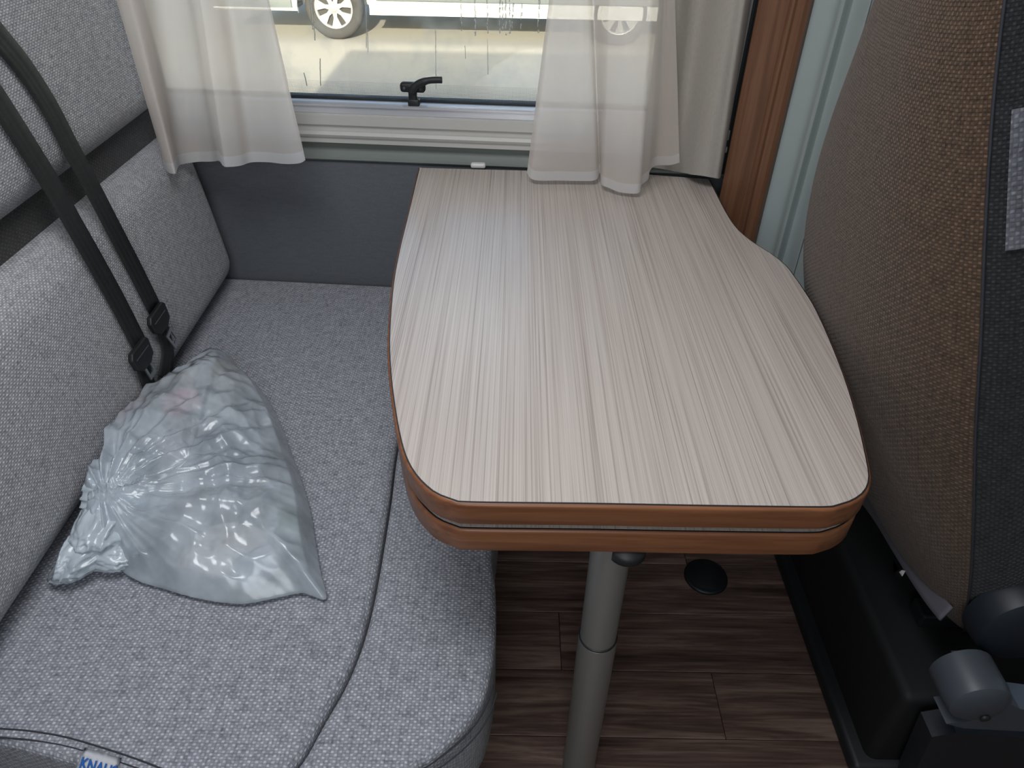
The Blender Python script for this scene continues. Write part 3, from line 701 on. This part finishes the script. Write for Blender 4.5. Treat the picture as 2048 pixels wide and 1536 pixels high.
# s, near y, far y, rear bulge, thickness
prof = [(0, .665, 1.13, .0, .11), (.03, .65, 1.15, .015, .14), (.10, .632, 1.19, .030, .17), (.20, .622, 1.245, .045, .19), (.32, .630, 1.275, .058, .20), (.45, .652, 1.275, .062, .20), (.58, .676, 1.225, .060, .19), (.70, .704, 1.15, .052, .18), (.82, .734, 1.065, .042, .16), (.92, .752, 1.0, .030, .14), (.98, .765, .96, .018, .11), (1.0, .78, .94, .0, .06)]
dense = catmull([(a, b, c) for a, b, c, d_, e in prof], 66); dense2 = catmull([(d_, e, 0) for a, b, c, d_, e in prof], 66)
NSEC = 72; ringsP = []
for q, q2 in zip(dense, dense2):
    s, yn, yf = q; bul, thk = q2.x, q2.y; yc, hw = (yn + yf) / 2, (yf - yn) / 2; row = []
    for k in range(NSEC):
        a = 2 * PI * k / NSEC; cs, sn = math.cos(a), math.sin(a); e = .5
        yy_ = hw * math.copysign(abs(cs) ** e, cs); vv_ = thk / 2 * math.copysign(abs(sn) ** e, sn)
        if sn < 0: vv_ -= bul * (1 - (yy_ / hw) ** 2) * .8
        row.append(O + LV * s + TV * (vv_ + .09) + Vector((0, yc + yy_, 0)))
    ringsP.append(row)
def seat_faces(sel, off=0.0):
    bm = bmesh.new(); L = bm.loops.layers.uv.new('UVMap'); n = len(ringsP); V = {}
    ring_len = [[0] for _ in range(n)]
    for i in range(n):
        for k in range(NSEC): ring_len[i].append(ring_len[i][-1] + (ringsP[i][(k + 1) % NSEC] - ringsP[i][k]).length)
    cen = [sum(r, Vector()) / NSEC for r in ringsP]
    def vt(i, k):
        kk = k % NSEC
        if (i, kk) not in V: V[(i, kk)] = bm.verts.new(ringsP[i][kk] + (ringsP[i][kk] - cen[i]).normalized() * off)
        return V[(i, kk)]
    for i in range(n - 1):
        for k in range(NSEC):
            if not sel(i, k): continue
            f = bm.faces.new((vt(i, k), vt(i, k + 1), vt(i + 1, k + 1), vt(i + 1, k)))
            for lp, (a, b) in zip(f.loops, ((i, k), (i, k + 1), (i + 1, k + 1), (i + 1, k))): lp[L].uv = (ring_len[n // 2][b], dense[a].x)
    return bm
SIDE0, SIDE1 = 28, 39                               # ring indices: side panel facing the aisle (angle about pi)
is_side = lambda i, k: SIDE0 <= k < SIDE1 + 2
obj('back_panel', seat_faces(lambda i, k: not is_side(i, k)), M_['seat_lit'], seatT, True)
bm = seat_faces(is_side); obj('side_panel', bm, M_['seat_shaded'], seatT, True)
acc = seat_faces(lambda i, k: 29 <= k < 39 and 41 <= i < 48, .004); bmesh.ops.solidify(acc, geom=acc.faces[:], thickness=.004)
o = obj('accent_panel', acc, M_['seat_grey'], seatT, True); o['label'] = 'pale grey woven accent panel'
# caps
bm = bmesh.new(); bm.faces.new([bm.verts.new(p) for p in ringsP[0]]); obj('underside', bm, M_['dark'], seatT)
bm = bmesh.new(); bm.faces.new([bm.verts.new(p) for p in ringsP[-1]]); obj('top_cap', bm, M_['seat_lit'], seatT)
# seams down the corner between rear and side
obj('seam', tube([ringsP[i][SIDE1 + 2] + Vector((-.001, -.001, 0)) for i in range(2, len(ringsP) - 1)], .0016, 6), M_['thread'], seatT, True)
# grey lower hem strip of the back cover, tag
st = [at_x(x - 10, y_ + 2, .655) for x, y_ in ((1738, 985), (1775, 1035), (1812, 1095), (1850, 1155), (1880, 1198), (1903, 1226))]
obj('hem_strip', ribbon(resample(catmull(st, 40), 40, False), Vector((-.75, -.35, .55)), .028, .004), M_['greystrip'], seatT, True)
pts = [at_x(x, y_, .645) for x, y_ in ((1787, 1118), (1793, 1130), (1797, 1138), (1811, 1142), (1798, 1164), (1786, 1146))]
bm = bmesh.new(); bm.faces.new([bm.verts.new(p) for p in pts]); bmesh.ops.solidify(bm, geom=bm.faces[:], thickness=.001); o = obj('care_tag', bm, M_['label'], seatT); o['label'] = 'small pale sewn tag'
# seat base, cushion, pedestal
obj('seat_base_cushion', soft_box((.52, .50, .15), .05, (8, 8, 3), 6, (0, 0, .015), Matrix.Translation((1.16, .93, .34))), M_['seat_shaded'], seatT, True)
obj('pedestal', bbox((.625, .60, 0), (1.35, 1.22, .232), .016, 3), M_['dark'], seatT, True)
obj('pedestal_foot', bbox((.600, .585, 0), (1.37, 1.24, .035), .010, 2), M_['blackp'], seatT, True)
obj('slide_rail', bbox((.70, .73, .232), (1.33, .77, .262), .004, 2), M_['blackp'], seatT)
obj('slide_rail', bbox((.68, 1.08, .232), (1.33, 1.12, .262), .004, 2), M_['blackp'], seatT)
obj('pan', bbox((.86, .69, .262), (1.40, 1.17, .30), .01, 2), M_['blackp'], seatT)
# side valance with the adjuster knob and the recliner cover
kc = at_y(1952, 1392, .535)
vp = [at_y(x, y_, .565) for x, y_ in ((1808, 1545), (1852, 1448), (1900, 1440), (2060, 1450), (2250, 1440), (2250, 1600), (1800, 1600))]
obj('side_valance', prism([(p.x, p.z) for p in vp], .545, .584, lambda p, h: (p[0], h, p[1])), M_['navyp'], seatT)
kn = obj('adjuster_knob', lathe([(0, -.020), (.030, -.019), (.040, -.012), (.0425, 0), (.0425, .045), (0, .045)], Matrix.Translation(kc) @ Matrix.Rotation(-PI / 2, 4, 'X'), 44), M_['greyp'], seatT, True); smooth_by(kn, 35)
obj('knob_pin', lathe([(0, .0), (.006, 0), (.007, .004), (0, .006)], Matrix.Translation(kc + Vector((.01, -.0185, -.02))) @ Matrix.Rotation(PI / 2, 4, 'X'), 16), M_['blackp'], kn, True)
kp = [(kc.x + a, kc.z + b) for a, b in ((-.03, -.048), (.0, -.040), (.03, .012), (.055, -.005), (.09, -.012), (.24, -.012), (.24, -.075), (.0, -.060))]
obj('knob_arm', smooth_prism(kp, .522, .55) if False else prism(kp, .520, .560, lambda p, h: (p[0], h, p[1])), M_['greyp'], seatT)
rc = at_y(2052, 1255, .600)
o = obj('recliner_cover', lathe([(0, -.018), (.05, -.016), (.066, -.006), (.070, .01), (.070, .03), (0, .03)], Matrix.Translation(rc) @ Matrix.Rotation(-PI / 2, 4, 'X'), 40), M_['navyp'], seatT, True); smooth_by(o, 40)
a, b = at_y(1903, 1305, .63), at_y(2000, 1303, .63)
obj('release_bar', tube([a, b], .0028, 8), M_['greyp'], seatT, True)

# ------------------------------------------------------------------ floor socket cap
p = at_z(1412, 1152, .004)
tag(obj('floor_cap', lathe([(0, .008), (.036, .0078), (.038, .006), (.041, .0065), (.046, .004), (.0475, 0), (0, 0)], Matrix.Translation((p.x, p.y, .0003)), 48), M_['blackp'], None, True), 'round black cap set in the wood floor beyond the table post', 'cap')

# ------------------------------------------------------------------ plastic bag and what shows through it
out = [(420, 700, .42), (440, 703, .42), (462, 712, .415), (480, 740, .40), (510, 765, .395), (540, 805, .39), (562, 850, .388), (585, 910, .388), (605, 965, .388), (621, 1020, .388), (631, 1080, .388), (641, 1140, .388), (653, 1196, .386), (622, 1191, .387), (600, 1186, .388), (550, 1196, .388), (490, 1207, .388), (430, 1203, .388), (370, 1190, .388), (330, 1178, .388), (285, 1165, .388), (255, 1150, .390), (232, 1132, .392), (205, 1120, .40),
       (180, 1090, .42), (166, 1040, .43), (170, 1010, .44), (163, 990, .45), (175, 945, .455), (200, 925, .46), (205, 890, .46), (215, 850, .46), (240, 825, .46), (270, 800, .455), (285, 775, .455), (320, 760, .45), (350, 747, .44), (380, 726, .43)]
op = resample(catmull([at_z(a, b, z) for a, b, z in out], 380, True), 380)
cen = at_z(400, 985, .40); knotp = at_z(215, 1010, .45)
NR = 96; rows = []
def clear_back(p): return Vector((max(p.x, XB + .060 - KB * (p.z - ZS) - .045 * max(0, 1 - (p.z - .386) / .045) ** 2), p.y, p.z))
def crease(p):
    """folds that run out from the gathered end plus a random crumple"""
    d = p - knotp; a = math.atan2(d.y, d.x); r = d.length
    v = 0
    q = Vector((a * 3.2, r * 2.6, 1.7)); v += (1 - abs(noise.noise(q)) * 2.6) * .010 * min(1, r / .12)
    q = Vector((a * 8.5, r * 3.6, 5.1)); v += (1 - abs(noise.noise(q)) * 2.4) * .0042
    wq = Vector((p.x + .02 * noise.noise(p * 9), p.y + .02 * noise.noise(p * 9 + Vector((4, 4, 4))), 0)) - knotp; rr = wq.length; q2 = Vector((math.atan2(wq.y, wq.x) * 1.6, rr * 8.5, .3))
    v += noise.voronoi(q2)[0][0] * .015 + noise.voronoi(Vector((wq.x * 19, wq.y * 24, 7.7)))[0][0] * .017 + noise.voronoi(Vector((wq.x * 48, wq.y * 40, 2.2)))[0][0] * .0055
    return v
for k in range(NR + 1):
    f = 1 - k / NR * .985
    row = []
    for p in op:
        g_ = cen.lerp(p, f); flat = Vector((g_.x, g_.y, 0)); dome = (1 - f ** 3.0)
        z = p.z * f + .405 * (1 - f) + .058 * dome + crease(flat) * min(1, (1 - f) * 9) * .9 - .004 * dome
        # frilled seam near the rim
        if k < 3: z += .002 * noise.noise(Vector((p.x * 160, p.y * 160, 0)))
        row.append(Vector((g_.x, g_.y, max(z, ZS + .007))))
    row = [clear_back(v) for v in row]
    rows.append(row)
bm, V = from_grid(rows, closed_v=True)
tipv = bm.verts.new(sum(rows[-1], Vector()) / len(rows[-1]))
for i in range(len(op)): bm.faces.new((V[-1][i], V[-1][(i + 1) % len(op)], tipv))
FILM = BVHTree.FromPolygons([p for r in rows for p in r], [(k * len(op) + i, k * len(op) + (i + 1) % len(op), (k + 1) * len(op) + (i + 1) % len(op), (k + 1) * len(op) + i) for k in range(NR) for i in range(len(op))])
def under_film(v, gap):
    h = FILM.ray_cast(Vector((v.x, v.y, 1.0)), Vector((0, 0, -1)))
    return max(ZS + .008, min(v.z, (h[0].z if h[0] is not None else ZS + .012) - gap))
op2 = [clear_back(p) for p in op]; low = [[Vector((p.x, p.y, p.z - .001)) for p in op2]]
for k in (1, 2, 3, 4): low.append([Vector((cen.x + (p.x - cen.x) * (1 - .05 * k), cen.y + (p.y - cen.y) * (1 - .05 * k), ZS + .0065 + max(0, p.z - ZS - .0065) * (1 - k / 4) ** 2)) for p in op2])
low.append([Vector((cen.x + (p.x - cen.x) * .1, cen.y + (p.y - cen.y) * .1, ZS + .0068)) for p in op])
V2 = [[bm.verts.new(p) for p in r] for r in low]; n = len(op)
for k in range(len(V2) - 1):
    for i in range(n): bm.faces.new((V2[k][i], V2[k + 1][i], V2[k + 1][(i + 1) % n], V2[k][(i + 1) % n]))
for i in range(n): bm.faces.new((V[0][i], V2[0][i], V2[0][(i + 1) % n], V[0][(i + 1) % n]))
bm.faces.new(list(reversed(V2[-1])))
bmesh.ops.recalc_face_normals(bm, faces=bm.faces[:])
bag = thing('plastic_bag', 'crumpled translucent white plastic bag lying on the wide seat cushion, its neck twisted shut', 'bag', (cen.x, cen.y, ZS + .006))
obj('bag_body', bm, M_['film'], bag, True)
# twisted neck: overlapping gathered lobes flowing to the corner of the seat
def lobe(c, ax, sc, seed, parent, nm='gathered_neck'):
    bm = bmesh.new(); bmesh.ops.create_icosphere(bm, subdivisions=5, radius=1)
    a = Vector(ax).normalized(); m = a.to_track_quat('X', 'Z').to_matrix().to_4x4() @ Matrix.Diagonal(tuple(sc) + (1,))
    for v in bm.verts:
        q = v.co; fold = (1 - abs(noise.noise(Vector((q.y * 2.2, q.z * 2.2, seed + q.x * .5)))) * 2.4) * .16 + (1 - abs(noise.noise(Vector((q.x * 1.5 + seed, q.y * 6, q.z * 6)))) * 2) * .06
        v.co = q * (.86 + fold)
    bmesh.ops.transform(bm, matrix=Matrix.Translation(c) @ m, verts=bm.verts[:])
    for v in bm.verts: v.co.z = max(v.co.z, ZS + .0075); v.co = clear_back(v.co)
    return bm
bmn = bmesh.new()
lobes = [((228, 985), .440, (345, 985), (.075, .050, .034)), ((208, 1050), .428, (170, 1120), (.062, .044, .032)), ((168, 1100), .412, (120, 1145), (.058, .040, .028)), ((205, 1098), .405, (290, 1125), (.062, .036, .024)), ((240, 925), .440, (360, 900), (.062, .042, .030)), ((138, 1128), .402, (110, 1142), (.036, .032, .022)), ((258, 855), .44, (330, 800), (.056, .040, .028)), ((262, 1000), .437, (400, 1010), (.070, .040, .026))]
for k, ((x, y_), z, tgt, sc) in enumerate(lobes):
    c = at_z(x, y_, z); t_ = at_z(tgt[0], tgt[1], z); b2 = lobe(c, t_ - c, sc, 3.1 * k + 1, bag); me = bpy.data.meshes.new('t'); b2.to_mesh(me); b2.free(); bmn.from_mesh(me); bpy.data.meshes.remove(me)
obj('gathered_neck', bmn, M_['film_dense'], bag, True)
# contents
def lump(name, px, py, z, sc, rot, mat, label, cat, amp=.18, seed=0):
    bm = bmesh.new(); bmesh.ops.create_icosphere(bm, subdivisions=4, radius=1)
    for v in bm.verts: v.co *= 1 + amp * noise.noise(v.co * 1.7 + Vector((seed, 0, 0))) + amp * .4 * noise.noise(v.co * 5 + Vector((seed, 3, 0)))
    c = at_z(px, py, z); bmesh.ops.transform(bm, matrix=Matrix.Translation((c.x, c.y, z)) @ Matrix.Rotation(rot, 4, 'Z') @ Matrix.Diagonal(tuple(sc) + (1,)), verts=bm.verts[:])
    for v in bm.verts: v.co.z = max(v.co.z, ZS + .009); v.co.z = under_film(v.co, .0035)
    return tag(obj(name, bm, mat, None, True), label, cat)
M_['pink'] = plain('pink_wrap', (222, 120, 136), .5); M_['yellow'] = plain('yellow_wrap', (206, 186, 120), .5); M_['bluepack'] = plain('slate_blue_wrap', (52, 78, 100), .4); M_['beige'] = plain('beige_paper', (206, 194, 188), .8); M_['green'] = plain('green_wrap', (96, 150, 116), .5); M_['paper'] = plain('white_paper', (236, 238, 242), .7)
lump('pink_wrapper', 362, 806, .440, (.036, .032, .022), .4, M_['pink'], 'pink wrapper showing through the plastic bag at its upper end', 'wrapper', .2, 1)
lump('yellow_wrapper', 448, 742, .408, (.030, .022, .014), -.5, M_['yellow'], 'yellowish wrapper showing through the tip of the plastic bag', 'wrapper', .2, 5)
lump('blue_packet', 462, 905, .432, (.074, .085, .024), .3, M_['bluepack'], 'slate blue packet showing through the middle of the plastic bag', 'packet', .12, 8)
lump('crumpled_tissue', 450, 1098, .415, (.062, .050, .020), .2, M_['beige'], 'pale beige crumpled tissue inside the plastic bag near the seat edge', 'tissue', .25, 11)
lump('green_packet', 582, 1040, .402, (.022, .030, .012), .6, M_['green'], 'small green packet showing through the side of the plastic bag', 'packet', .15, 14)
c = at_z(515, 1112, .436)
m = Matrix.Translation((c.x, c.y - .006, .4325)) @ Matrix.Rotation(.65, 4, 'Z') @ Matrix.Rotation(.12, 4, 'X')
bm = bmesh.new()
rows = [[m @ Vector((-.032 + .064 * i / 8, -.022 + .044 * j / 6, .003 * math.sin(i * .6))) for j in range(7)] for i in range(9)]
rows = [[Vector((v.x, v.y, under_film(v, .0022))) for v in r] for r in rows]
bm, _ = from_grid(rows); bmesh.ops.solidify(bm, geom=bm.faces[:], thickness=.0006)
tag(obj('paper_slip', bm, M_['paper'], None, True), 'small white paper slip pressed against the film inside the plastic bag', 'paper')

# ------------------------------------------------------------------ outside: yard and the white van
ground = struct(obj('ground', bbox((-30, -6, GROUND - .1), (30, 40, GROUND)), M_['concrete']))
VY = at_z(670, 82, GROUND).y - .0; WXc = at_z(672, 82, GROUND).x
vanr = math.radians(-1.2)
van = thing('white_van', 'white van with grey side cladding parked across the yard outside the window', 'van', (WXc, VY, GROUND))
VM = Matrix.Translation((WXc, VY, GROUND)) @ Matrix.Rotation(vanr, 4, 'Z')
RW = .335
# body side with a wheel arch cut out, then lower body, bumper end and roof above
arch = [(.42 * math.cos(a), RW + .42 * math.sin(a)) for a in [math.radians(-8) + math.radians(196) * k / 20 for k in range(21)]]
side = [(4.6, .275), (4.6, 1.9), (4.3, 2.2), (-.1, 2.2), (-.7, 1.35), (-1.25, 1.05), (-1.35, .70), (-1.35, .30)]
poly = [(arch[0][0], .275)] + arch + [(arch[-1][0], .30)] + list(reversed(side))
obj('body_side', prism(poly, .06, .10, lambda p, h: tuple(VM @ Vector((p[0], h, p[1])))), M_['vanwhite'], van)
inner = [(4.6, .30), (4.6, 1.9), (4.3, 2.2), (-.1, 2.2), (-.7, 1.35), (-1.25, 1.05), (-1.35, .70), (-1.35, .32)]
obj('body', prism(inner, .45, 1.9, lambda p, h: tuple(VM @ Vector((p[0], h, p[1])))), M_['vanwhite'], van)
bm = bmesh.new(); box(bm, (.46, .0999, .30), (4.6, .45, .34), VM); box(bm, (-1.35, .0999, .30), (-.46, .45, .34), VM); box(bm, (-.7, .0999, 2.0), (4.4, .45, 2.05), VM); bmesh.ops.recalc_face_normals(bm, faces=bm.faces[:]); obj('underbody', bm, M_['vangrey'], van)
obj('side_cladding', bbox((.50, .035, .425), (4.55, .062, .60), .012, 3, VM), M_['vangrey'], van, True)
obj('bumper_cladding', bbox((-1.38, .03, .33), (-.47, .062, .46), .012, 3, VM), M_['vangrey'], van, True)
obj('bumper_strip', bbox((-1.38, .022, .315), (-.45, .06, .335), .006, 2, VM), M_['vanwhite'], van, True)
def wheel(cx, cy):
    wm = VM @ Matrix.Translation((cx, cy, RW)) @ Matrix.Rotation(PI / 2, 4, 'X')
    ty = obj('tyre', lathe([(.215, -.10), (.30, -.105), (.328, -.085), (RW, -.05), (RW, .05), (.328, .085), (.30, .103), (.235, .098), (.222, .085)], wm, 56, False), M_['tyre'], van, True)
    rm = obj('wheel_trim', lathe([(.222, .06), (.222, .088), (.212, .092), (.200, .084), (.196, .05)], wm, 48, False), M_['rim'], ty, True)
    obj('backing', lathe([(0, .045), (.2, .045), (.2, .04), (0, .04)], wm, 40), M_['tyre'], ty)
    obj('hub', lathe([(0, .088), (.026, .087), (.034, .082), (.062, .080), (.070, .05), (0, .05)], wm, 32), M_['rim'], ty, True)
    for k in range(7):
        a = 2 * PI * k / 7 + .3
        rot = wm @ Matrix.Rotation(a, 4, 'Z')
        pl = [(.05, -.026), (.10, -.020), (.17, -.046), (.202, -.060), (.202, .060), (.17, .046), (.10, .020), (.05, .026)]
        bm = prism(pl, .055, .081); bmesh.ops.transform(bm, matrix=rot, verts=bm.verts[:]); obj('spoke', bm, M_['rim'], ty)
wheel(0, .16); wheel(3.3, .16)
